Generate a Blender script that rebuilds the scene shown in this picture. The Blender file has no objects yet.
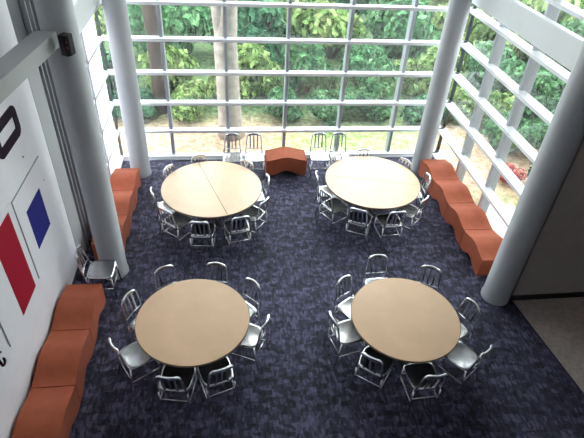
import bpy, bmesh, math, random
from mathutils import Vector, Matrix, noise
random.seed(7)
PI = math.pi
SC = bpy.context.scene
COL = SC.collection

# ------------------------------------------------------------------ helpers
class MB:
    """collects shapes into one mesh"""
    def __init__(s): s.bm = bmesh.new()
    def box(s, x0, x1, y0, y1, z0, z1, mat=None, bev=0):
        r = bmesh.ops.create_cube(s.bm, size=1.0)
        vs = r['verts']
        for v in vs:
            v.co = Vector(((x0+x1)/2+v.co.x*(x1-x0), (y0+y1)/2+v.co.y*(y1-y0), (z0+z1)/2+v.co.z*(z1-z0)))
        if bev:
            es = list({e for v in vs for e in v.link_edges})
            bmesh.ops.bevel(s.bm, geom=es, offset=bev, segments=2, affect='EDGES', profile=.5)
        if mat is not None:
            for v in vs:
                if v.is_valid: v.co = mat @ v.co
        return s
    def tube(s, pts, r, n=10, cap=True, flat=None):
        pts = [Vector(p) for p in pts]
        rs = r if isinstance(r, (list, tuple)) else [r]*len(pts)
        rings = []
        up = Vector((0, 0, 1))
        prev = None
        for i, p in enumerate(pts):
            if i == 0: d = pts[1]-pts[0]
            elif i == len(pts)-1: d = pts[-1]-pts[-2]
            else: d = (pts[i+1]-pts[i]).normalized()+(pts[i]-pts[i-1]).normalized()
            d.normalize()
            if prev is None:
                a = up if abs(d.dot(up)) < .9 else Vector((1, 0, 0))
                u = d.cross(a).normalized()
            else:
                u = (prev - d*prev.dot(d)).normalized()
            prev = u
            w = d.cross(u)
            ring = []
            for k in range(n):
                t = 2*PI*k/n
                ring.append(s.bm.verts.new(p+u*math.cos(t)*rs[i]+w*math.sin(t)*rs[i]*(flat or 1)))
            rings.append(ring)
        for a, b in zip(rings, rings[1:]):
            for k in range(n):
                f = s.bm.faces.new((a[k], a[(k+1) % n], b[(k+1) % n], b[k])); f.smooth = True
        if cap:
            s.bm.faces.new(rings[0][::-1]); s.bm.faces.new(rings[-1])
        return s
    def lathe(s, prof, c=(0, 0), n=48, smooth=True):
        rings = []
        for r, z in prof:
            if r < 1e-5: rings.append([s.bm.verts.new((c[0], c[1], z))]); continue
            rings.append([s.bm.verts.new((c[0]+r*math.cos(2*PI*k/n), c[1]+r*math.sin(2*PI*k/n), z)) for k in range(n)])
        for a, b in zip(rings, rings[1:]):
            for k in range(n):
                k2 = (k+1) % n
                vs = [a[k % len(a)], a[k2 % len(a)], b[k2 % len(b)], b[k % len(b)]]
                u = []
                for v in vs:
                    if v not in u: u.append(v)
                if len(u) > 2:
                    f = s.bm.faces.new(u); f.smooth = smooth
        return s
    def prism(s, poly, h0, h1, to3=lambda a, b, h: (a, b, h), bev=0):
        a = [s.bm.verts.new(to3(p[0], p[1], h0)) for p in poly]
        b = [s.bm.verts.new(to3(p[0], p[1], h1)) for p in poly]
        n = len(poly)
        fs = [s.bm.faces.new(a[::-1]), s.bm.faces.new(b)]
        for k in range(n): fs.append(s.bm.faces.new((a[k], a[(k+1) % n], b[(k+1) % n], b[k])))
        if bev:
            es = list({e for f in fs[:2] for e in f.edges})
            bmesh.ops.bevel(s.bm, geom=es, offset=bev, segments=2, affect='EDGES', profile=.5)
        return s
    def build(s, name, mat, parent=None, loc=None, auto=False):
        bmesh.ops.recalc_face_normals(s.bm, faces=s.bm.faces)
        me = bpy.data.meshes.new(name); s.bm.to_mesh(me); s.bm.free()
        me.materials.append(mat)
        o = bpy.data.objects.new(name, me); COL.objects.link(o)
        if loc: o.location = loc
        if parent: o.parent = parent
        return o

def tag(o, label=None, cat=None, group=None, kind=None):
    if label: o['label'] = label
    if cat: o['category'] = cat
    if group: o['group'] = group
    if kind: o['kind'] = kind
    return o
def empty(name, loc=(0, 0, 0), rz=0):
    o = bpy.data.objects.new(name, None); COL.objects.link(o)
    o.location = loc; o.rotation_euler = (0, 0, rz); o.empty_display_size = .1
    return o
def copy_tree(o, parent=None):
    c = o.copy(); COL.objects.link(c)
    for k in ('label', 'group', 'category', 'kind'):
        pass
    if parent: c.parent = parent
    for ch in list(o.children): copy_tree(ch, c)
    return c

# ------------------------------------------------------------------ materials
def mat(name, col, rough=.5, metal=0, spec=.5, bump=None, var=None, sheen=0, emit=None):
    m = bpy.data.materials.new(name); m.use_nodes = True
    nt = m.node_tree; b = nt.nodes['Principled BSDF']
    b.inputs['Base Color'].default_value = (*col, 1)
    b.inputs['Roughness'].default_value = rough
    b.inputs['Metallic'].default_value = metal
    b.inputs['Specular IOR Level'].default_value = spec
    if sheen:
        b.inputs['Sheen Weight'].default_value = sheen
        b.inputs['Sheen Roughness'].default_value = .4
    geo = nt.nodes.new('ShaderNodeTexCoord')
    if var:   # (scale, amount)
        nz = nt.nodes.new('ShaderNodeTexNoise'); nz.inputs['Scale'].default_value = var[0]; nz.inputs['Detail'].default_value = 4
        nt.links.new(geo.outputs['Object'], nz.inputs['Vector'])
        cr = nt.nodes.new('ShaderNodeValToRGB')
        a = var[1]
        cr.color_ramp.elements[0].position = .3; cr.color_ramp.elements[1].position = .7
        cr.color_ramp.elements[0].color = (*[c*(1-a) for c in col], 1)
        cr.color_ramp.elements[1].color = (*[min(1, c*(1+a)) for c in col], 1)
        nt.links.new(nz.outputs['Fac'], cr.inputs['Fac']); nt.links.new(cr.outputs['Color'], b.inputs['Base Color'])
    if bump:
        nb = nt.nodes.new('ShaderNodeTexNoise'); nb.inputs['Scale'].default_value = bump[0]; nb.inputs['Detail'].default_value = 3
        nt.links.new(geo.outputs['Object'], nb.inputs['Vector'])
        bp = nt.nodes.new('ShaderNodeBump'); bp.inputs['Strength'].default_value = bump[1]; bp.inputs['Distance'].default_value = .01
        nt.links.new(nb.outputs['Fac'], bp.inputs['Height']); nt.links.new(bp.outputs['Normal'], b.inputs['Normal'])
    return m

M = {}
M['wall'] = mat('painted_wall', (.82, .81, .86), .7, var=(3, .03), bump=(60, .05))
M['taupe_wall'] = mat('taupe_wall', (.38, .33, .30), .8, var=(4, .05))
M['ceiling'] = mat('ceiling_paint', (.30, .30, .30), .9)
M['darkbase'] = mat('dark_baseboard', (.03, .03, .032), .5)
M['column'] = mat('column_paint', (.42, .43, .455), .45, var=(2, .03))
M['trim'] = mat('grey_trim', (.36, .37, .39), .5)
M['track'] = mat('dark_track', (.10, .10, .115), .4, metal=.3)
M['trackrib'] = mat('track_rib', (.42, .43, .46), .35, metal=.4)
M['beam'] = mat('beam_paint', (.74, .76, .78), .4, var=(2, .03))
M['slimbeam'] = mat('slim_beam_paint', (.40, .41, .42), .4, var=(2, .03))
M['mullion'] = mat('mullion_metal', (.40, .43, .47), .45, metal=.2)
M['transom'] = mat('transom_metal', (.78, .80, .84), .4)
M['darkpost'] = mat('corner_gasket', (.05, .065, .07), .5)
M['laminate'] = mat('maple_laminate', (.84, .56, .35), .32, var=(2.5, .05))
M['laminate2'] = mat('pale_maple_laminate', (.84, .62, .42), .28, var=(2.5, .05))
M['edge'] = mat('table_edge', (.16, .09, .05), .5)
M['tablebase'] = mat('black_table_base', (.025, .025, .028), .45)
M['alu'] = mat('brushed_aluminium', (.74, .75, .78), .27, metal=1.0, bump=(200, .04))
M['aluseat'] = mat('aluminium_seat', (.68, .67, .69), .24, metal=1.0, bump=(150, .04))
M['rust'] = mat('rust_fabric', (.43, .098, .042), .8, var=(7, .10), bump=(300, .15), sheen=.06)
M['paper'] = mat('poster_paper', (.82, .81, .86), .7)
M['edge_grey'] = mat('poster_edge', (.33, .34, .36), .6)  # even grey of the poster edge strips and screw heads
M['blue'] = mat('poster_blue', (.022, .026, .22), .7, spec=.15)
M['red'] = mat('poster_red', (.36, .008, .03), .7, spec=.15)
M['logo'] = mat('dark_lettering', (.022, .012, .024), .7, spec=.1)
M['black'] = mat('black_plastic', (.012, .010, .012), .5, spec=.25)
M['redlens'] = mat('red_lens', (.35, .03, .03), .3)
M['bark'] = mat('pale_bark', (.42, .36, .33), .9, var=(6, .25), bump=(12, .6))
M['bark2'] = mat('brown_bark', (.045, .03, .024), .9, var=(6, .3), bump=(12, .6))
M['concrete'] = mat('pale_concrete', (.72, .71, .70), .85, var=(1.5, .06))

def carpet(name, cols, sc):
    m = bpy.data.materials.new(name); m.use_nodes = True
    nt = m.node_tree; b = nt.nodes['Principled BSDF']; N = nt.nodes.new; L = nt.links.new
    tc = N('ShaderNodeTexCoord')
    mp = N('ShaderNodeMapping'); mp.inputs['Scale'].default_value = (sc*.55, sc, sc); L(tc.outputs['Object'], mp.inputs['Vector'])
    v = N('ShaderNodeTexVoronoi'); v.distance = 'CHEBYCHEV'; v.inputs['Scale'].default_value = 1.0; L(mp.outputs[0], v.inputs['Vector'])
    mp2 = N('ShaderNodeMapping'); mp2.inputs['Scale'].default_value = (sc*2.2, sc*.9, sc); L(tc.outputs['Object'], mp2.inputs['Vector'])
    v2 = N('ShaderNodeTexVoronoi'); v2.distance = 'CHEBYCHEV'; v2.inputs['Scale'].default_value = 1.0; L(mp2.outputs[0], v2.inputs['Vector'])
    nz = N('ShaderNodeTexNoise'); nz.inputs['Scale'].default_value = 90; L(tc.outputs['Object'], nz.inputs['Vector'])
    s1 = N('ShaderNodeSeparateColor'); L(v.outputs['Color'], s1.inputs[0])
    s2 = N('ShaderNodeSeparateColor'); L(v2.outputs['Color'], s2.inputs[0])
    a = N('ShaderNodeMath'); a.operation = 'ADD'; L(s1.outputs[0], a.inputs[0]); L(s2.outputs[1], a.inputs[1])
    a2 = N('ShaderNodeMath'); a2.operation = 'ADD'; L(a.outputs[0], a2.inputs[0]); L(nz.outputs['Fac'], a2.inputs[1])
    a3 = N('ShaderNodeMath'); a3.operation = 'DIVIDE'; a3.inputs[1].default_value = 3; L(a2.outputs[0], a3.inputs[0])
    cr = N('ShaderNodeValToRGB'); e = cr.color_ramp.elements
    e[0].position = .22; e[0].color = (*cols[0], 1); e[1].position = .80; e[1].color = (*cols[2], 1)
    k = e.new(.52); k.color = (*cols[1], 1)
    L(a3.outputs[0], cr.inputs['Fac']); L(cr.outputs['Color'], b.inputs['Base Color'])
    b.inputs['Roughness'].default_value = .8
    b.inputs['Specular IOR Level'].default_value = .35
    bp = N('ShaderNodeBump'); bp.inputs['Strength'].default_value = .25; bp.inputs['Distance'].default_value = .004
    L(nz.outputs['Fac'], bp.inputs['Height']); L(bp.outputs['Normal'], b.inputs['Normal'])
    return m
M['carpet'] = carpet('woven_navy_carpet', [(.011, .011, .018), (.044, .042, .078), (.15, .142, .25)], 14)
_b = M['carpet'].node_tree.nodes['Principled BSDF']; _b.inputs['Sheen Weight'].default_value = .6; _b.inputs['Sheen Roughness'].default_value = .35; _b.inputs['Sheen Tint'].default_value = (.70, .70, 1, 1)
M['carpet2'] = carpet('taupe_carpet', [(.46, .39, .36), (.55, .47, .43), (.66, .56, .52)], 20)

def glass_mat():
    m = bpy.data.materials.new('window_glass'); m.use_nodes = True
    nt = m.node_tree; nt.nodes.clear(); N = nt.nodes.new; L = nt.links.new
    out = N('ShaderNodeOutputMaterial'); mx = N('ShaderNodeMixShader'); lw = N('ShaderNodeLayerWeight'); pw = N('ShaderNodeMath'); pw.operation = 'POWER'; pw.inputs[1].default_value = 5; fr = N('ShaderNodeMath'); fr.operation = 'MULTIPLY_ADD'; fr.inputs[1].default_value = .8; fr.inputs[2].default_value = .03; L(lw.outputs['Facing'], pw.inputs[0]); L(pw.outputs[0], fr.inputs[0])
    t = N('ShaderNodeBsdfTransparent'); t.inputs['Color'].default_value = (.93, .97, .95, 1)
    g = N('ShaderNodeBsdfGlossy'); g.inputs['Roughness'].default_value = .02
    L(fr.outputs[0], mx.inputs[0]); L(t.outputs[0], mx.inputs[1]); L(g.outputs[0], mx.inputs[2])
    haze = N('ShaderNodeBsdfTranslucent'); haze.inputs['Color'].default_value = (.9, .93, .95, 1)      # painted haze: pale translucence mixed into the panes to wash out the view
    m2 = N('ShaderNodeMixShader'); m2.inputs[0].default_value = .013
    L(mx.outputs[0], m2.inputs[1]); L(haze.outputs[0], m2.inputs[2]); L(m2.outputs[0], out.inputs[0])
    return m
M['glass'] = glass_mat()
def frosted():
    m = bpy.data.materials.new('frosted_glass'); m.use_nodes = True
    nt = m.node_tree; nt.nodes.clear(); N = nt.nodes.new; L = nt.links.new
    out = N('ShaderNodeOutputMaterial'); mx = N('ShaderNodeMixShader'); mx.inputs[0].default_value = .25
    t = N('ShaderNodeBsdfTranslucent'); t.inputs['Color'].default_value = (.9, .93, .95, 1)
    g = N('ShaderNodeBsdfDiffuse'); g.inputs['Color'].default_value = (.85, .87, .9, 1)
    L(t.outputs[0], mx.inputs[1]); L(g.outputs[0], mx.inputs[2]); L(mx.outputs[0], out.inputs[0])
    return m
M['frost'] = frosted()

def leafmat(name, c0, c1, c2, trans=.35):
    m = bpy.data.materials.new(name); m.use_nodes = True
    nt = m.node_tree; nt.nodes.clear(); N = nt.nodes.new; L = nt.links.new
    out = N('ShaderNodeOutputMaterial'); tc = N('ShaderNodeTexCoord'); oi = N('ShaderNodeObjectInfo')
    nz = N('ShaderNodeTexNoise'); nz.inputs['Scale'].default_value = 3.6; nz.inputs['Detail'].default_value = 6; nz.inputs['Roughness'].default_value = .75
    ad = N('ShaderNodeVectorMath'); L(tc.outputs['Object'], ad.inputs[0]); L(oi.outputs['Random'], ad.inputs[1]); L(ad.outputs[0], nz.inputs['Vector'])
    cr = N('ShaderNodeValToRGB'); e = cr.color_ramp.elements
    e[0].position = .38; e[0].color = (*c0, 1); e[1].position = .62; e[1].color = (*c2, 1); k = e.new(.5); k.color = (*c1, 1)
    L(nz.outputs['Fac'], cr.inputs['Fac'])
    d = N('ShaderNodeBsdfDiffuse'); t = N('ShaderNodeBsdfTranslucent'); mx = N('ShaderNodeMixShader'); mx.inputs[0].default_value = trans
    ge = N('ShaderNodeNewGeometry'); mr = N('ShaderNodeMapRange'); mr.inputs['To Min'].default_value = .35; mr.inputs['To Max'].default_value = 1.9; L(ge.outputs['Random Per Island'], mr.inputs['Value'])
    vm = N('ShaderNodeVectorMath'); vm.operation = 'SCALE'; L(cr.outputs['Color'], vm.inputs[0]); L(mr.outputs[0], vm.inputs['Scale'])
    L(vm.outputs[0], d.inputs[0]); L(vm.outputs[0], t.inputs[0]); L(d.outputs[0], mx.inputs[1]); L(t.outputs[0], mx.inputs[2]); L(mx.outputs[0], out.inputs[0])
    return m
M['leaf_deep'] = leafmat('deep_green_leaves', (.010, .045, .024), (.035, .115, .058), (.11, .25, .14))
M['leaf_mid'] = leafmat('mid_green_leaves', (.018, .07, .032), (.065, .17, .075), (.18, .34, .17))
M['leaf_lime'] = leafmat('yellow_green_leaves', (.05, .11, .03), (.16, .26, .085), (.36, .44, .19))
M['leaf_red'] = leafmat('red_leaves', (.30, .03, .02), (.50, .07, .05), (.70, .20, .14))
def groundmat():
    m = bpy.data.materials.new('earth_and_grass'); m.use_nodes = True
    nt = m.node_tree; b = nt.nodes['Principled BSDF']; N = nt.nodes.new; L = nt.links.new
    tc = N('ShaderNodeTexCoord')
    n1 = N('ShaderNodeTexNoise'); n1.inputs['Scale'].default_value = .55; n1.inputs['Detail'].default_value = 3; L(tc.outputs['Object'], n1.inputs['Vector'])
    n2 = N('ShaderNodeTexNoise'); n2.inputs['Scale'].default_value = 9; n2.inputs['Detail'].default_value = 6; L(tc.outputs['Object'], n2.inputs['Vector'])
    sx = N('ShaderNodeSeparateXYZ'); L(tc.outputs['Object'], sx.inputs[0])
    mr = N('ShaderNodeMapRange'); mr.inputs['From Min'].default_value = .5; mr.inputs['From Max'].default_value = 3.0; L(sx.outputs['X'], mr.inputs['Value'])
    ad = N('ShaderNodeMath'); ad.operation = 'MULTIPLY_ADD'; ad.inputs[1].default_value = .5; m3 = N('ShaderNodeMapRange'); m3.inputs['From Min'].default_value = 5.3; m3.inputs['From Max'].default_value = 4.5; L(sx.outputs['X'], m3.inputs['Value']); mm = N('ShaderNodeMath'); mm.operation = 'MULTIPLY'; L(mr.outputs[0], mm.inputs[0]); L(m3.outputs[0], mm.inputs[1]); L(mm.outputs[0], ad.inputs[0]); L(n1.outputs['Fac'], ad.inputs[2])
    tan = N('ShaderNodeValToRGB'); e = tan.color_ramp.elements; e[0].position = .35; e[0].color = (.30, .20, .12, 1); e[1].position = .65; e[1].color = (.58, .41, .29, 1)
    gr = N('ShaderNodeValToRGB'); e = gr.color_ramp.elements; e[0].position = .35; e[0].color = (.16, .26, .06, 1); e[1].position = .65; e[1].color = (.50, .56, .26, 1)
    L(n2.outputs['Fac'], tan.inputs['Fac']); L(n2.outputs['Fac'], gr.inputs['Fac'])
    st = N('ShaderNodeValToRGB'); e = st.color_ramp.elements; e[0].position = .60; e[1].position = .78; L(ad.outputs[0], st.inputs['Fac'])
    mx = N('ShaderNodeMixRGB'); L(st.outputs['Color'], mx.inputs['Fac']); L(tan.outputs['Color'], mx.inputs[1]); L(gr.outputs['Color'], mx.inputs[2])
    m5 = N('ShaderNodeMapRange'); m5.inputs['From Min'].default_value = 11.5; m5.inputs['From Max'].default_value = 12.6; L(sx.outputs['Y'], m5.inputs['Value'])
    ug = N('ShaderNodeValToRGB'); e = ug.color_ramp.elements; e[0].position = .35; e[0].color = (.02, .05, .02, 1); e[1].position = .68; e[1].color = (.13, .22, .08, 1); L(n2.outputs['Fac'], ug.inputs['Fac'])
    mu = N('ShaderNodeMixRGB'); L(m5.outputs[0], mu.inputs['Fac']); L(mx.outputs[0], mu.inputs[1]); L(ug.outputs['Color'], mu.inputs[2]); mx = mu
    L(mx.outputs[0], b.inputs['Base Color']); b.inputs['Roughness'].default_value = .95
    return m
M['ground'] = groundmat()

# ------------------------------------------------------------------ setting
XL, XR, YB, ZC = -2.6, 5.0, 10.1, 7.4        # left wall, right glass, back glass, ceiling
st = lambda o: tag(o, kind='structure')
# navy carpet: slightly slanting seam against the taupe corridor
b = MB(); b.prism([(XL-.15, -3), (4.95, -3), (4.95, 2.3), (4.60, 5.28), (5.1, 5.28), (5.1, 10.25), (XL-.15, 10.25)], -.12, 0)
st(b.build('floor', M['carpet']))
b = MB(); b.prism([(4.95, -3), (10, -3), (10, 5.28), (4.60, 5.28), (4.95, 2.3)], -.12, 0)
st(b.build('floor', M['carpet2']))
b = MB(); b.prism([(4.945, -3), (4.965, -3), (4.965, 2.3), (4.615, 5.28), (4.595, 5.28), (4.945, 2.3)], 0, .006)
st(b.build('trim_1', M['darkbase']))
b = MB(); b.box(XL-.15, 10.1, -3.1, 10.25, ZC, ZC+.15); st(b.build('ceiling', M['ceiling']))
b = MB(); b.box(XL-.15, XL, -3, 6.55, 0, ZC); st(b.build('wall_left', M['wall']))
b = MB(); b.box(XL-.15, 10.1, -3.15, -3, 0, ZC); st(b.build('wall_front', M['wall']))
b = MB(); b.box(4.59, 10.1, 5.28, 5.50, 0, ZC); st(b.build('wall_right', M['taupe_wall']))
b = MB(); b.box(10, 10.15, -3, 5.28, 0, ZC); st(b.build('wall_right', M['taupe_wall']))
b = MB(); b.box(4.59, 9.98, 5.262, 5.28, 0, .11); st(b.build('baseboard_right', M['darkbase']))
b = MB(); b.box(XL, XL+.015, -3, 6.38, 0, .1); st(b.build('baseboard_left', M['darkbase']))
b = MB(); b.box(XL-.15, 10, -3, -.35, 4.25, 4.45); st(b.build('floor_balcony', M['ceiling']))
# end of the left wall: pale pilaster then dark guide channels
b = MB(); b.box(XL-.15, XL+.004, 6.55, 6.98, 0, 3.70); st(b.build('trim_2', M['trim']))
b = MB(); b.box(XL-.15, XL-.02, 6.98, 7.50, 0, ZC)
b.box(XL-.15, XL-.03, 6.55, 6.98, 3.70, ZC); st(b.build('trim_3', M['track']))
b = MB()
for y in (7.03, 7.19, 7.35): b.box(XL-.02, XL+.03, y, y+.03, 0, ZC)
st(b.build('trim_4', M['trackrib']))

# curtain walls ------------------------------------------------------
ZT = [.06, .70, 1.355, 2.02, 2.70, 3.38, 4.20, 4.90, 5.60, 6.30, 7.0]
def window(idx, axis, pos, out, a0, a1, mull, glassmat, depth_in=.13):
    """axis 'x': wall runs along x at y=pos ; 'y': runs along y at x=pos. out=+1/-1 is the outdoor direction"""
    w = empty('window_%d' % idx, (a0, pos, 0) if axis == 'x' else (pos, a0, 0)); st(w)
    off = w.location.copy()
    def bx(m, u0, u1, d0, d1, z0, z1, bev=0):
        lo, hi = sorted((pos+out*d0, pos+out*d1))
        if axis == 'x': m.box(u0-off.x, u1-off.x, lo-off.y, hi-off.y, z0, z1, bev=bev)
        else: m.box(lo-off.x, hi-off.x, u0-off.y, u1-off.y, z0, z1, bev=bev)
    for u in mull:
        m = MB(); bx(m, u-.035, u+.035, -.05, .16, 0, ZC, .004); m.build('mullion', M['mullion'], w)
    for z in ZT:
        m = MB(); bx(m, a0, a1, -depth_in, .04, z-.03, z+.03, .004)
        m.build('transom', M['transom'], w)
    ed = [a0]+[u for u in sorted(mull) if a0+.06 < u < a1-.06]+[a1]
    for k in range(len(ed)-1):
        m = MB(); bx(m, ed[k]+.03, ed[k+1]-.03, .045, .053, .02, ZC-.02)
        m.build('glass_pane', glassmat, w)
    return w
window(1, 'x', YB, 1, -2.45, XR, [-1.30, -.05, 1.22, 2.48, 3.75], M['glass'])
window(2, 'y', XR, 1, 5.50, YB-.05, [5.56, 6.35, 7.60, 8.85], M['glass'], .16)
window(3, 'y', -2.45, -1, 7.50, YB-.05, [7.56, 8.70], M['frost'], .05)
b = MB(); b.tube([(XR+.02, YB+.02, 0), (XR+.02, YB+.02, ZC)], .045, 10)
for z in ZT: b.tube([(XR+.02-.03, YB-.02, z-.09), (XR-.01, YB-.02, z+.05)], .055, 10)
st(b.build('trim_5', M['darkpost']))
b = MB(); b.box(-2.475, -2.435, YB-.05, YB+.05, 0, ZC); st(b.build('trim_6', M['darkpost']))
# low sill kerbs below the glass
b = MB(); b.box(-2.4, XR-.06, YB-.16, YB-.02, 0, .035, bev=.005); st(b.build('trim_7', M['transom']))

# ------------------------------------------------------------------ columns and beams
def column(x, y, r, label):
    b = MB(); b.lathe([(r+.012, 0), (r+.012, .05), (r, .055), (r, ZC-.001)], n=40)
    o = b.build('round_column', M['column'], loc=(x, y, 0))
    tag(o, label, 'column', 'round grey columns')
column(-2.0, 6.35, .21, 'grey round column beside the white wall with the posters')
column(-1.95, 9.42, .205, 'grey round column in the far left window corner behind a rust bench')
column(4.35, 9.42, .205, 'grey round column in the far right window corner behind the round table')
column(4.36, 5.38, .215, 'grey round column at the near end of the right-hand bench row, before the taupe wall')

b = MB(); b.box(XR-.28, XR-.165, 5.50, YB-.1, 3.59, 4.0, bev=.012)
tag(b.build('steel_beam', M['beam']), 'deep pale grey horizontal beam crossing the right-hand window wall', 'beam')
b = MB(); b.box(-2.52, -2.2, 7.5, YB-.1, 3.46, 3.88, bev=.01)
tag(b.build('steel_beam', M['beam']), 'grey horizontal beam over the bright window panes at far left', 'beam')
# slender beam running from the left column towards the viewer
ang = math.atan2(-.09, 1)
mt = Matrix.Translation((-1.975, 6.12, 3.96)) @ Matrix.Rotation(ang, 4, 'Z')
b = MB(); b.box(-.24, 0, -4.2, 0, -.09, .09, mat=mt)
tag(b.build('steel_beam', M['slimbeam']), 'slim grey horizontal beam ending at the near left column, with a black box at its tip', 'beam')
# black box on a bracket
e = empty('black_wall_speaker', (-1.84, 5.97, 3.96), -.35)
e.scale = (.82, .82, .85)
tag(e, 'small black box fixed at the tip of the slim beam beside the near left column', 'speaker')
b = MB(); b.prism([(-.065, -.075), (.04, -.10), (.075, -.04), (.065, .07), (-.065, .07)], -.15, .13, bev=.012); hs = b.build('housing', M['black'], e)
b = MB(); b.tube([(-.08, .04, .03), (-.15, .06, .03)], .02, 10); b.tube([(-.11, .05, .03), (-.11, .05, -.05)], .014, 8); b.build('bracket', M['black'], e)
for z in (.045, -.03):
    b = MB(); b.tube([(.052, -.076, z), (.066, -.088, z-.002)], .012, 12); b.build('red_indicator', M['redlens'], hs)

# ------------------------------------------------------------------ wall graphics on the left wall
wx = XL
def sheet(y0, y1, z0, z1, x0, x1): return MB().box(x0, x1, y0, y1, z0, z1)
def rim(y0, y1, z0, z1, t=.012):
    m = MB()
    m.box(wx, wx+.006, y0-t, y0, z0-t, z1+t); m.box(wx, wx+.006, y1, y1+t*.5, z0-t, z1+t)
    m.box(wx, wx+.006, y0, y1, z1, z1+t*.7); m.box(wx, wx+.006, y0, y1, z0-t*.5, z0)
    return m
e = empty('wall_poster', (wx, 5.6, 1.75)); tag(e, 'white poster on the left wall with one dark blue rectangle', 'poster', 'posters on the left wall')
p = MB().box(0, .006, -.52, .55, -.62, .62).build('poster_sheet', M['paper'], e)
q = MB().box(.006, .009, -.27, .28, -.33, .29).build('blue_rectangle', M['blue'], e); q['label'] = 'dark blue rectangle'
m = MB(); m.box(0, .010, -.535, -.52, -.62, .635); m.box(0, .010, -.52, .55, .62, .632); m.build('poster_edge', M['edge_grey'], e)
e = empty('wall_poster', (wx, 4.5, 1.8)); tag(e, 'white poster on the left wall with a tall crimson rectangle', 'poster', 'posters on the left wall')
MB().box(0, .006, -.55, .52, -.66, .62).build('poster_sheet', M['paper'], e)
q = MB().box(.006, .009, -.09, .42, -.66, .55).build('crimson_rectangle', M['red'], e); q['label'] = 'tall crimson rectangle'
m = MB(); m.box(0, .010, -.565, -.55, -.66, .635); m.build('poster_edge', M['edge_grey'], e)
# dark ring-shaped character
def ring_letter(yc, zc, hw, hh, t, r, lean=0):
    m = MB(); n = 10
    def rr(hw, hh, r):
        pts = []
        for cx, cz, a0 in ((hw-r, hh-r, 0), (-hw+r, hh-r, PI/2), (-hw+r, -hh+r, PI), (hw-r, -hh+r, 1.5*PI)):
            for k in range(n+1):
                a = a0+PI/2*k/n; pts.append((cx+r*math.cos(a), cz+r*math.sin(a)))
        return pts
    o, i = rr(hw, hh, r), rr(hw-t, hh-t, max(r-t*.7, .01))
    V = lambda p, x: m.bm.verts.new((x, p[0], p[1]))
    O0 = [V(p, 0) for p in o]; O1 = [V(p, .012) for p in o]; I0 = [V(p, 0) for p in i]; I1 = [V(p, .012) for p in i]
    N = len(o)
    for k in range(N):
        j = (k+1) % N
        m.bm.faces.new((O1[k], O1[j], I1[j], I1[k])); m.bm.faces.new((O0[k], O0[j], O1[j], O1[k]))
        m.bm.faces.new((I0[k], I0[j], I1[j], I1[k])); m.bm.faces.new((O0[k], O0[j], I0[j], I0[k]))
    return m.build('wall_letter', M['logo'], loc=(wx, yc, zc))
tag(ring_letter(5.53, 3.07, .37, .20, .12, .11), 'black rounded letter O high on the left wall', 'letter')
# lower character, an S shape cut by the picture edge
m = MB(); pts = []
for k in range(22):
    t = k/21; a = -0.3+t*4.2
    if t < .5: pts.append((0, .045*math.cos(t*2*PI*.95+.6), .055+.05*math.sin(t*2*PI*.95+.6)))
    else: pts.append((0, -.045*math.cos((t-.5)*2*PI*.95+.6+PI*.1), -.045-.05*math.sin((t-.5)*2*PI*.95+.6-PI*.0)))
m.tube(pts, .014, 8, flat=1)
o = m.build('wall_letter', M['logo'], loc=(wx+.008, 3.70, 1.22)); tag(o, 'small curly black S on the left wall below the crimson poster', 'letter')
for y, z in ((6.1, 2.02), (5.72, 2.62)):
    m = MB(); m.tube([(0, 0, 0), (.012, 0, 0)], .012, 10)
    tag(m.build('wall_screw', M['edge_grey'], loc=(wx, y, z)), 'tiny grey screw head in the white left wall, %s' % ('right of the blue poster' if y > 6 else 'below the black letter O'), 'screw', 'screw heads in the white wall')

# ------------------------------------------------------------------ benches
def bench_mesh(L, D):
    """wavy upholstered module: length along y from 0 to L, depth along x 0..D"""
    n = 28; top = []; bot = []
    for k in range(n+1):
        s = k/n
        w = .5-.5*math.cos(2*PI*s)
        top.append((s*L, .385+.080*w)); bot.append((s*L, .012+.12*w*w))
    m = MB(); g = .004
    top = [(min(max(a, g), L-g), z) for a, z in top]; bot = [(min(max(a, g), L-g), z) for a, z in bot]
    m.prism(top+bot[::-1], 0, D, to3=lambda a, z, h: (h, a, z), bev=.006)
    for f in m.bm.faces: f.smooth = False
    bmesh.ops.recalc_face_normals(m.bm, faces=m.bm.faces)
    me = bpy.data.meshes.new('wavy_bench'); m.bm.to_mesh(me); m.bm.free(); me.materials.append(M['rust'])
    return me
BM = {}
def bench(x, y, L, D, label, group, rz=0, dz=0):
    k = (L, D)
    if k not in BM:
        BM[k] = bench_mesh(L, D)
        f = MB()
        f.box(D*.5-.03, D*.5+.03, .03, L-.03, 0, .014)
        bmesh.ops.recalc_face_normals(f.bm, faces=f.bm.faces)
        fm = bpy.data.meshes.new('foot_rail'); f.bm.to_mesh(fm); f.bm.free(); fm.materials.append(M['black']); BM[('f',)+k] = fm
    e = empty('wavy_bench', (x, y, 0), rz); tag(e, label, 'bench', group)
    o = bpy.data.objects.new('upholstered_body', BM[k]); COL.objects.link(o); o.parent = e
    o = bpy.data.objects.new('foot_rail', BM[('f',)+k]); COL.objects.link(o); o.parent = e
g = 'wavy benches along the right-hand windows'
names = ['rust bench section of the right-hand row nearest the near grey column', 'second rust bench section from the near end of the right-hand row',
         'third rust bench section from the near end of the right-hand row', 'farthest rust bench section of the right-hand row, by the far right column']
for k in range(4): bench(4.24, 5.85+.84*k, .835, .56, names[k], g)
g = 'wavy benches along the white poster wall'
names = ['rust wavy bench section by the white wall, touching the lone chair', 'second rust bench section along the white wall, counted from the lone chair',
         'third rust bench section along the white wall, counted from the lone chair', 'rust bench section along the white wall cut by the bottom edge of the photo']
for k in range(4): bench(-2.55, 5.69-.9*(k+1), .895, .52, names[k], g)
g = 'wavy benches along the far left windows'
names = ['rust bench section at far left, touching the far left column', 'middle rust bench section under the bright left panes', 'rust bench section at far left, partly behind the near left column']
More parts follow.
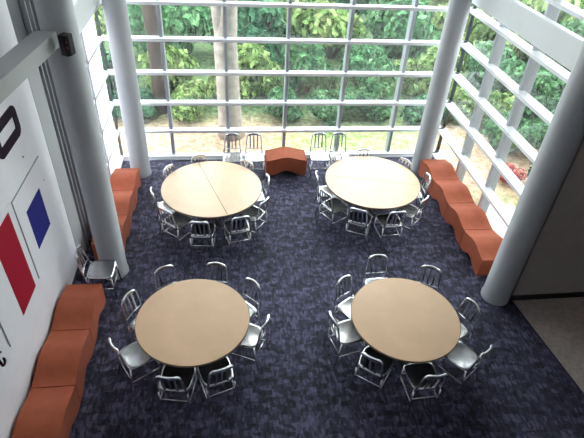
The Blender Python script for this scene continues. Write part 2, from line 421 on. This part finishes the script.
for k in range(3): bench(-2.38, 9.02-.8*(k+1), .795, .48, names[k], g)
bench(.75, 9.70, .90, .48, 'single rust wavy bench against the middle of the far window wall', None, rz=-PI/2)

# ------------------------------------------------------------------ tables
def table(x, y, R, label, seam=None, pale=False):
    e = empty('round_table', (x, y, 0)); tag(e, label, 'table', 'round tables')
    lm = M['laminate2'] if pale else M['laminate']
    H = .742
    if seam is None:
        b = MB(); b.lathe([(0, H-.028), (R-.004, H-.028), (R-.004, H-.0015), (R-.008, H), (0, H)], n=96, smooth=False); b.build('tabletop', lm, e)
    else:
        for s in (0, 1):
            b = MB(); n = 48; gp = .0035
            a0 = math.asin(gp/R)
            pts = [((R-.004)*math.cos(seam+s*PI+a0+(PI-2*a0)*k/n), (R-.004)*math.sin(seam+s*PI+a0+(PI-2*a0)*k/n)) for k in range(n+1)]
            b.prism(pts, H-.028, H, bev=.0015); b.build('tabletop_half', lm, e)
    b = MB(); b.lathe([(R-.004, H-.032), (R+.002, H-.030), (R+.003, H-.004), (R-.001, H-.001), (R-.004, H-.002)], n=96); b.build('edge_band', M['edge'], e)
    b = MB(); b.lathe([(0, H-.045), (R-.03, H-.045), (R-.03, H-.0325), (0, H-.0325)], n=48, smooth=False); b.build('dark_underlay', M['tablebase'], e)
    b = MB(); b.lathe([(0, .06), (.05, .06), (.045, H-.046), (0, H-.046)], n=24); b.build('pedestal', M['tablebase'], e)
    b = MB()
    for k in range(4):
        a = PI/4+k*PI/2+x
        b.tube([(0, 0, .075), (.15*math.cos(a), .15*math.sin(a), .062), (.36*math.cos(a), .36*math.sin(a), .022)], [.035, .03, .02], 8)
    b.build('four_star_foot', M['tablebase'], e)
TAB = {'NL': (-.57, 4.57, .762), 'NR': (2.36, 4.42, .762), 'FL': (-.37, 7.74, .926), 'FR': (2.73, 7.86, .926)}
table(*TAB['NL'], 'round maple-topped table at front left, smaller top without a seam')
table(*TAB['NR'], 'round maple-topped table at front right, smaller top without a seam')
table(*TAB['FL'], 'large round pale table at far left, its seam running away from the viewer', seam=math.radians(SEAM_FL) if 'SEAM_FL' in globals() else math.radians(108), pale=True)
table(*TAB['FR'], 'large round pale table at far right, its seam running crosswise', seam=math.radians(SEAM_FR) if 'SEAM_FR' in globals() else math.radians(167), pale=True)

# ------------------------------------------------------------------ chairs
def make_chair():
    """aluminium slat-back chair, front towards +y, origin on the floor under the seat centre"""
    e = empty('aluminium_chair')
    # dished seat
    m = MB(); nx, ny = 14, 14; G = []
    for j in range(ny+1):
        row = []
        v = -1+2*j/ny
        for i in range(nx+1):
            u = -1+2*i/nx
            w = .205+.012*v                        # wider at the front
            x, y = u*w, v*.20+.005
            # superellipse corners
            k = (abs(u)**6+abs(v)**6)**(1/6.) if (u or v) else 1
            mxx = max(abs(u), abs(v)) or 1
            f = mxx/k if k else 1
            x *= f; y = (v*f)*.20+.005
            d = 1-min(1, (u*u+v*v*.9))
            row.append(m.bm.verts.new((x, y, .455-.020*max(0, d)**.8)))
        G.append(row)
    for j in range(ny):
        for i in range(nx):
            f = m.bm.faces.new((G[j][i], G[j][i+1], G[j+1][i+1], G[j+1][i])); f.smooth = True
    r = bmesh.ops.extrude_face_region(m.bm, geom=list(m.bm.faces))
    for v in r['geom']:
        if isinstance(v, bmesh.types.BMVert): v.co.z -= .022
    m.build('seat', M['aluseat'], e)
    for s in (-1, 1):
        m = MB(); m.tube([(s*.205, .205, 0), (s*.185, .175, .43)], [.0115, .0145], 8); m.build('leg', M['alu'], e)
        m = MB(); m.tube([(s*.195, -.255, 0), (s*.185, -.205, .25), (s*.183, -.19, .45)], [.0115, .0135, .0145], 8); m.build('leg', M['alu'], e)
        m = MB(); m.tube([(s*.197, .188, .20), (s*.188, -.212, .20)], .009, 8); m.build('side_stretcher', M['alu'], e)
    m = MB(); m.tube([(-.197, .192, .25), (.197, .192, .25)], .009, 8); m.build('cross_stretcher', M['alu'], e)
    m = MB(); m.tube([(-.187, -.208, .27), (.187, -.208, .27)], .009, 8); m.build('cross_stretcher', M['alu'], e)
    # inverted U back frame with a broad curved top rail
    pts = []
    hw = lambda z: .180-.030*(z-.44)/.35
    yb = lambda z: -.19-.155*(z-.45)/.41*.42-.02
    for z in (.44, .55, .66, .76): pts.append((-hw(z), yb(z), z))
    for k in range(1, 6):
        a = PI-k*(PI/2)/5
        pts.append((-.150+.05+.05*math.cos(a), yb(.80), .79+.055*math.sin(a)))
    for k in range(1, 6): pts.append((-.100+.20*k/6, yb(.85)-.018*math.sin(PI*k/6), .845+.012*math.sin(PI*k/6)))
    full = pts[:]
    mir = [(-p[0], p[1], p[2]) for p in pts[:9]][::-1]
    full = pts[:14]+mir
    m = MB(); m.tube(full, [.0135]*len(full), 10)
    bf = m.build('back_frame', M['alu'], e)
    m = MB()
    rp = [(-.125+.25*k/10, yb(.85)-.020*math.sin(PI*k/10)+.002, .838+.012*math.sin(PI*k/10)) for k in range(11)]
    for a, b_ in zip(rp, rp[1:]): pass
    V = []
    for p in rp: V.append([m.bm.verts.new((p[0], p[1]+dy, p[2]+dz)) for dy, dz in ((-.011, -.032), (.011, -.032), (.011, .014), (-.011, .014))])
    for a, b_ in zip(V, V[1:]):
        for k in range(4): m.bm.faces.new((a[k], a[(k+1) % 4], b_[(k+1) % 4], b_[k]))
    m.bm.faces.new(V[0][::-1]); m.bm.faces.new(V[-1])
    m.build('top_rail', M['alu'], bf)
    for x in (-.078, 0, .078):
        m = MB()
        for k in range(1):
            a = [(x-.014, yb(.55)-.006, .525), (x+.014, yb(.55)-.006, .525), (x+.014, yb(.84)-.016, .825), (x-.014, yb(.84)-.016, .825)]
            va = [m.bm.verts.new(p) for p in a]; vb = [m.bm.verts.new((p[0], p[1]-.006, p[2])) for p in a]
            m.bm.faces.new(va); m.bm.faces.new(vb[::-1])
            for q in range(4): m.bm.faces.new((va[q], vb[q], vb[(q+1) % 4], va[(q+1) % 4]))
        m.build('back_slat', M['alu'], bf)
    m = MB(); m.tube([(-.17, yb(.53), .53), (0, yb(.53)-.014, .525), (.17, yb(.53), .53)], .010, 8); m.build('lower_back_rail', M['alu'], bf)
    return e
proto = make_chair(); used = [False]
def chair(x, y, face, label, group):
    """x,y of the seat centre, face = heading angle of the front"""
    if used[0]: o = copy_tree(proto)
    else: o = proto; used[0] = True
    o.location = (x, y, 0); o.rotation_euler = (0, 0, face-PI/2)
    tag(o, label, 'chair', group)
B = .275     # distance seat centre -> top rail
TN = {'NL': 'front left table', 'NR': 'front right table', 'FL': 'far left table', 'FR': 'far right table'}
CH = {
 'NL': [(117, 1.02, 0, 'at the {}, at eleven o\'clock'), (72, 1.0, 6, 'at the {}, at half past twelve'),
        (33, 1.0, 10, 'at the {}, at two o\'clock'), (-12, .99, -14, 'on the right of the {}, its dished seat showing'),
        (-67, .99, -5, 'nearest the viewer on the right of the {}'), (-104, 1.01, 4, 'nearest the viewer on the left of the {}'),
        (-155, 1.06, 8, 'left of the {}, whole seat pulled out'), (157, .98, -6, 'at the {}, at ten o\'clock')],
 'NR': [(96, 1.15, -4, 'at the {}, just left of twelve o\'clock'), (52, 1.06, 10, 'at the {}, at one o\'clock'),
        (4, 1.02, 16, 'of the {}, closest to the near grey column'), (-40, 1.13, -16, 'on the lower right of the {}, seat pulled out'),
        (-86, 1.05, -2, 'nearest the viewer on the right of the {}'), (-133, .99, 6, 'nearest the viewer on the left of the {}'),
        (-177, 1.05, 12, 'left of the {}, turned slightly, seat half showing'), (138, 1.02, -14, 'at the {}, at ten o\'clock')],
 'FL': [(147, 1.0, 0, 'of the {}, nearest the far left column'), (-167, 1.08, 0, 'on the left of the {}, uppermost of the pair'),
        (-134, 1.13, 6, 'on the lower left of the {}, lower of the pair'), (-99, 1.2, 4, 'on the viewer\'s side of the {}, left of the seam'),
        (-65, 1.2, -12, 'on the viewer\'s side of the {}, right of the seam'), (-33, 1.13, -4, 'on the lower right of the {}'),
        (7, 1.06, 0, 'on the right of the {}, at three o\'clock'), (46, .99, 4, 'upper right of the {}, before a window chair'),
        (106, .98, 0, 'window side of the {}, nearly hidden by the top')],
 'FR': [(175, 1.10, 0, 'of the {}, beside the single bench'), (-153, 1.15, 4, 'on the lower left of the {}'),
        (-116, 1.2, 0, 'on the viewer\'s side of the {}, left of centre'), (-82, 1.19, -4, 'on the viewer\'s side of the {}, right of centre'),
        (-45, 1.12, 0, 'on the lower right of the {}'), (-2, 1.11, 0, 'on the right of the {}, close to the bench row'),
        (34, 1.0, 0, 'of the {}, before the far right column'), (87, 1.0, 0, 'window side of the {}, back top just showing'),
        (126, 1.0, 0, 'upper left of the {}, before the window chairs')]}
for k, lst in CH.items():
    cx, cy, R = TAB[k]
    for a, r, tw, d in lst:
        a = math.radians(a); f = a+PI+math.radians(tw)
        tx, ty = cx+r*math.cos(a), cy+r*math.sin(a)
        chair(tx+B*math.cos(f), ty+B*math.sin(f), f, 'aluminium slat-back chair '+d.format(TN[k]), 'chairs around the '+TN[k])
g = 'chairs lined up against the far windows'
for x, d in ((.03, 'first chair from the left'), (.50, 'chair just left of the single rust bench'), (1.93, 'chair just right of the single rust bench'), (2.38, 'right-hand end chair')):
    chair(x, 9.60-B-.02, -PI/2, 'aluminium %s backed to the far window' % d, g)
chair(-2.33+B-.02, 5.93, 0, 'lone aluminium chair backed to the white wall beside the near left column', 'lone chair by the wall')
del proto

# ------------------------------------------------------------------ outdoors
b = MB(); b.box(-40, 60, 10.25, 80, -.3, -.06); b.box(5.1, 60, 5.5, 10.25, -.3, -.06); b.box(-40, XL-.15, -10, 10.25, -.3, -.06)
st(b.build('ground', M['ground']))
b = MB(); b.box(5.15, 5.95, 5.5, 8.0, -.06, -.03); st(b.build('paving_strip', M['concrete']))
b = MB(); b.prism([(-30, 31), (50, 27), (50, 32), (-30, 36)], -.06, -.02); st(b.build('far_road', M['concrete']))

def leaf_cloud(n, rx, ry, rz, size, seed, zc, lumps=9, flat=0):
    rnd = random.Random(seed)
    L = []
    for i in range(lumps):
        while True:
            p = Vector((rnd.uniform(-1, 1), rnd.uniform(-1, 1), rnd.uniform(-1, 1)))
            if p.length < 1: break
        L.append((Vector((p.x*rx*.65, p.y*ry*.65, zc+p.z*rz*.65)), rnd.uniform(.32, .55)))
    vs = []; fs = []
    for i in range(n):
        c, s = rnd.choice(L)
        d = Vector((rnd.gauss(0, 1), rnd.gauss(0, 1), rnd.gauss(0, 1))).normalized()
        rr = rnd.uniform(.6, 1.05)
        p = c+Vector((d.x*rx*s, d.y*ry*s, d.z*rz*s))*rr
        if p.z < .02: p.z = rnd.uniform(.02, .3)
        nrm = (d+Vector((rnd.uniform(-.8, .8), rnd.uniform(-.8, .8), rnd.uniform(-.1, .9)))).normalized()
        u = nrm.cross(Vector((rnd.uniform(-1, 1), rnd.uniform(-1, 1), rnd.uniform(-1, 1)))).normalized(); w = nrm.cross(u)
        a = size*rnd.uniform(.6, 1.35); b_ = a*.55
        k = len(vs)
        vs += [p-u*a, p-w*b_+nrm*a*.1, p+u*a, p+w*b_+nrm*a*.1]
        fs.append((k, k+1, k+2, k+3))
    return vs, fs
def cloud_mesh(name, m, *a, **k):
    vs, fs = leaf_cloud(*a, **k); me = bpy.data.meshes.new(name); me.from_pydata(vs, [], fs); me.materials.append(m); return me
SH = {}
for c in ('deep', 'mid', 'lime', 'red'):
    SH[c] = [cloud_mesh('foliage', M['leaf_'+c], 3400 if c != 'red' else 1500, 1.0, 1.0, .62, .092, 11+i+len(c)*7, .58, lumps=11) for i in range(2 if c != 'red' else 1)]
def stems_mesh():
    b = MB()
    for k in range(5):
        a = k*1.3; b.tube([(.05*math.cos(a), .05*math.sin(a), 0), (.25*math.cos(a), .25*math.sin(a), .4), (.5*math.cos(a), .5*math.sin(a), .85)], [.03, .02, .01], 6)
    me = bpy.data.meshes.new('stem'); b.bm.to_mesh(me); b.bm.free(); me.materials.append(M['bark2']); return me
SM = stems_mesh()
def bush(x, y, w, h, c, rnd, label, group):
    e = empty('leafy_bush', (x, y, -.06)); tag(e, label, 'bush', group)
    sc = (w, w*rnd.uniform(.8, 1.1), h/1.2)
    rot = rnd.uniform(0, 6.28)
    for nm, me in (('foliage', rnd.choice(SH[c])), ('stem', SM)):
        o = bpy.data.objects.new(nm, me); COL.objects.link(o); o.parent = e
    e.scale = sc; e.rotation_euler = (0, 0, rot)
rnd = random.Random(3)
KN = {'deep': 'deep green', 'mid': 'mid green', 'lime': 'yellow-green', 'red': 'red-leaved'}
rows = [(12.0, .72, .95, 1.2, -4.6, 6.6, 'low', 'in the front row just beyond the far windows'), (13.9, 1.15, 1.6, 1.9, -5.5, 9, 'medium', 'in the second row beyond the far windows'),
        (16.7, 1.5, 2.4, 2.6, -7, 12, 'tall', 'in the third row beyond the far windows'), (20.3, 2.0, 3.3, 3.4, -9, 15, 'tall', 'in the fourth row beyond the far windows'),
        (25.5, 2.7, 4.6, 4.6, -11, 19, 'very tall', 'in the rearmost thicket beyond the far windows')]
for y, w, h, dx, x0, x1, sz, where in rows:
    x = x0
    while x < x1:
        t = rnd.random()
        if x < 1.2: c = 'deep' if t < .62 else ('mid' if t < .9 else 'lime')
        else: c = 'lime' if t < .34 else ('mid' if t < .78 else 'deep')
        if y < 13 and x > -1.5 and x < 5: c = 'lime' if t < .6 else 'mid'
        if not (y < 13 and .2 < x < .75):
            bush(x+rnd.uniform(-.2, .2), y+rnd.uniform(-.35, .35), w*rnd.uniform(.85, 1.15), h*rnd.uniform(.8, 1.15), c, rnd,
             '%s %s bush %s' % (sz, KN[c], where), '%s %s bushes %s' % (sz, KN[c], where))
        x += dx
# bushes beyond the right windows
for x, y, w, h, c in [(7.6, 7.0, .8, 1.0, 'mid'), (7.2, 8.6, .7, .9, 'deep'), (7.0, 10.3, .8, 1.0, 'mid'), (6.9, 11.9, .9, 1.1, 'lime'), (9.0, 7.6, 1.1, 1.6, 'mid'), (8.6, 10.0, 1.0, 1.5, 'deep'), (8.7, 12.2, 1.1, 1.6, 'mid'),
                      (11.0, 7.3, 1.4, 2.2, 'deep'), (11.0, 9.2, 1.5, 2.3, 'mid'), (11.3, 12.0, 1.6, 2.3, 'lime'), (11.5, 15.0, 1.6, 2.5, 'mid'), (14.0, 8.0, 1.9, 3, 'mid'), (14.2, 11, 2, 3.2, 'mid'), (14.6, 15.0, 2.1, 3.2, 'deep'),
                      (16.5, 19.0, 2.4, 3.4, 'mid'), (19.5, 11.5, 2.6, 4.4, 'mid'), (20.0, 17.0, 2.4, 3.6, 'lime'), (22.0, 22.0, 2.6, 4.5, 'mid'), (25.5, 14.5, 3.0, 5.2, 'deep'), (26, 28, 3.6, 5, 'mid')]:
    where = 'outside the right-hand windows'
    sz = 'low' if h < 1.2 else ('medium' if h < 2 else 'tall')
    bush(x, y, w, h, c, rnd, '%s %s bush %s' % (sz, KN[c], where), '%s %s bushes %s' % (sz, KN[c], where))
bush(6.3, 8.9, .32, .45, 'red', rnd, 'small red-leaved bush on the bare earth outside the right-hand windows', 'red bushes')
bush(14.3, 21.6, .62, 1.0, 'red', rnd, 'round red-leaved bush seen above the right-hand beam, nearer the near column', 'red bushes')
bush(14.6, 24.6, 1.0, .7, 'red', rnd, 'flat red-leaved bush seen above the right-hand beam, farther from the column', 'red bushes')
# bushes at the left
for x, y, w, h, c in [(-4.0, 13.2, .9, 1.6, 'mid'), (-6.5, 12, 1.4, 2.2, 'deep'), (-8, 8, 1.6, 2.4, 'mid'), (-8, 3, 1.6, 2.4, 'deep')]:
    bush(x, y, w, h, c, rnd, '%s %s bush outside the left-hand windows' % ('tall' if h > 2 else 'medium', KN[c]), '%s %s bushes outside the left-hand windows' % ('tall' if h > 2 else 'medium', KN[c]))

# trees -------------------------------------------------------------
CR = cloud_mesh('crown', M['leaf_mid'], 2600, 2.6, 2.6, 1.6, .16, 99, 0, lumps=12)
def tree(x, y, paths, bm, label, crown_z, crown_off=(0, 0), cs=1):
    e = empty('tree', (x, y, -.06)); tag(e, label, 'tree')
    b = MB(); b.tube(paths[0][0], paths[0][1], 14); t = b.build('trunk', bm, e)
    for p, r in paths[1:]:
        b = MB(); b.tube(p, r, 12); b.build('limb', bm, e)
    o = bpy.data.objects.new('crown', CR); COL.objects.link(o); o.parent = e; o.location = (crown_off[0], crown_off[1], crown_z); o.scale = (cs, cs, 1)
tree(.02, 11.25, [([(0, 0, 0), (-.02, 0, .5), (-.05, 0, 1.4), (-.08, .05, 2.3), (.02, .1, 3.4), (.06, .2, 5.0), (.2, .3, 7.5)], [.34, .29, .275, .27, .20, .17, .10]),
     ([(-.10, .03, 2.0), (-.17, .05, 2.7), (-.25, .1, 3.5), (-.42, .2, 5.0), (-.7, .3, 7.2)], [.17, .17, .17, .14, .09])], M['bark'],
     'pale thick tree trunk forking upwards just outside the far windows', 8.4, (1.3, -.2), .75)
tree(-1.83, 12.6, [([(0, 0, 0), (.02, 0, 1.2), (-.02, .1, 3.0), (-.1, .1, 5.0), (-.2, .2, 7.8)], [.20, .17, .17, .15, .1])], M['bark2'],
     'dark brown tree trunk outside, right of the far left column', 8.6, (-.1, .1), .5)
tree(-2.75, 14.2, [([(0, 0, 0), (-.04, 0, 1.6), (-.02, .1, 4.0), (.1, .1, 7.8)], [.08, .07, .065, .05])], M['bark'],
     'slender pale sapling trunk outside, close to the far left column', 8.6, (-.6, 1.0), .4)

# ------------------------------------------------------------------ light
w = bpy.data.worlds.new('sky'); SC.world = w; w.use_nodes = True
nt = w.node_tree; bg = nt.nodes['Background']
bg.inputs['Color'].default_value = (.95, .96, 1.0, 1); bg.inputs['Strength'].default_value = 1.0
def area(name, loc, rot, sx, sy, power, col):
    l = bpy.data.lights.new(name, 'AREA'); l.shape = 'RECTANGLE'; l.size = sx; l.size_y = sy; l.energy = power; l.color = col
    o = bpy.data.objects.new(name, l); COL.objects.link(o); o.location = loc; o.rotation_euler = rot
    return o
def portal(name, loc, rot, sx, sy):
    o = area(name, loc, rot, sx, sy, 1, (1, 1, 1)); o.data.cycles.is_portal = True
#P('sky_portal', ((XR-2.5)/2, YB+.25, ZC/2), (-PI/2, 0, 0), 7.4, ZC)
#P('sky_portal', (XR+.25, 7.8, ZC/2), (0, PI/2, 0), ZC, 4.5)
#P('sky_portal', (-2.65, 8.8, ZC/2), (0, -PI/2, 0), ZC, 2.5)

# ------------------------------------------------------------------ camera
cam = bpy.data.cameras.new('camera'); co = bpy.data.objects.new('camera', cam); COL.objects.link(co)
cam.sensor_width = 36; cam.sensor_fit = 'HORIZONTAL'; cam.lens = 495.07/584*36
R = Matrix(((0.99256887, 0.02742818, -0.1185527), (-0.11039195, 0.61283999, -0.78245816), (0.05119243, 0.78973087, 0.61131374)))
co.matrix_world = Matrix.Translation((0, 0, 5.978)) @ R.to_4x4()
cam.clip_start = .05; cam.clip_end = 300
SC.camera = co
vs = SC.view_settings; vs.view_transform = 'Standard'; vs.look = 'None'; vs.gamma = 1; vs.use_curve_mapping = False; vs.exposure = 3.15
SC.cycles.use_denoising = True
SC.cycles.max_bounces = 10; SC.cycles.diffuse_bounces = 5; SC.cycles.transparent_max_bounces = 16
SC.cycles.sample_clamp_indirect = 8
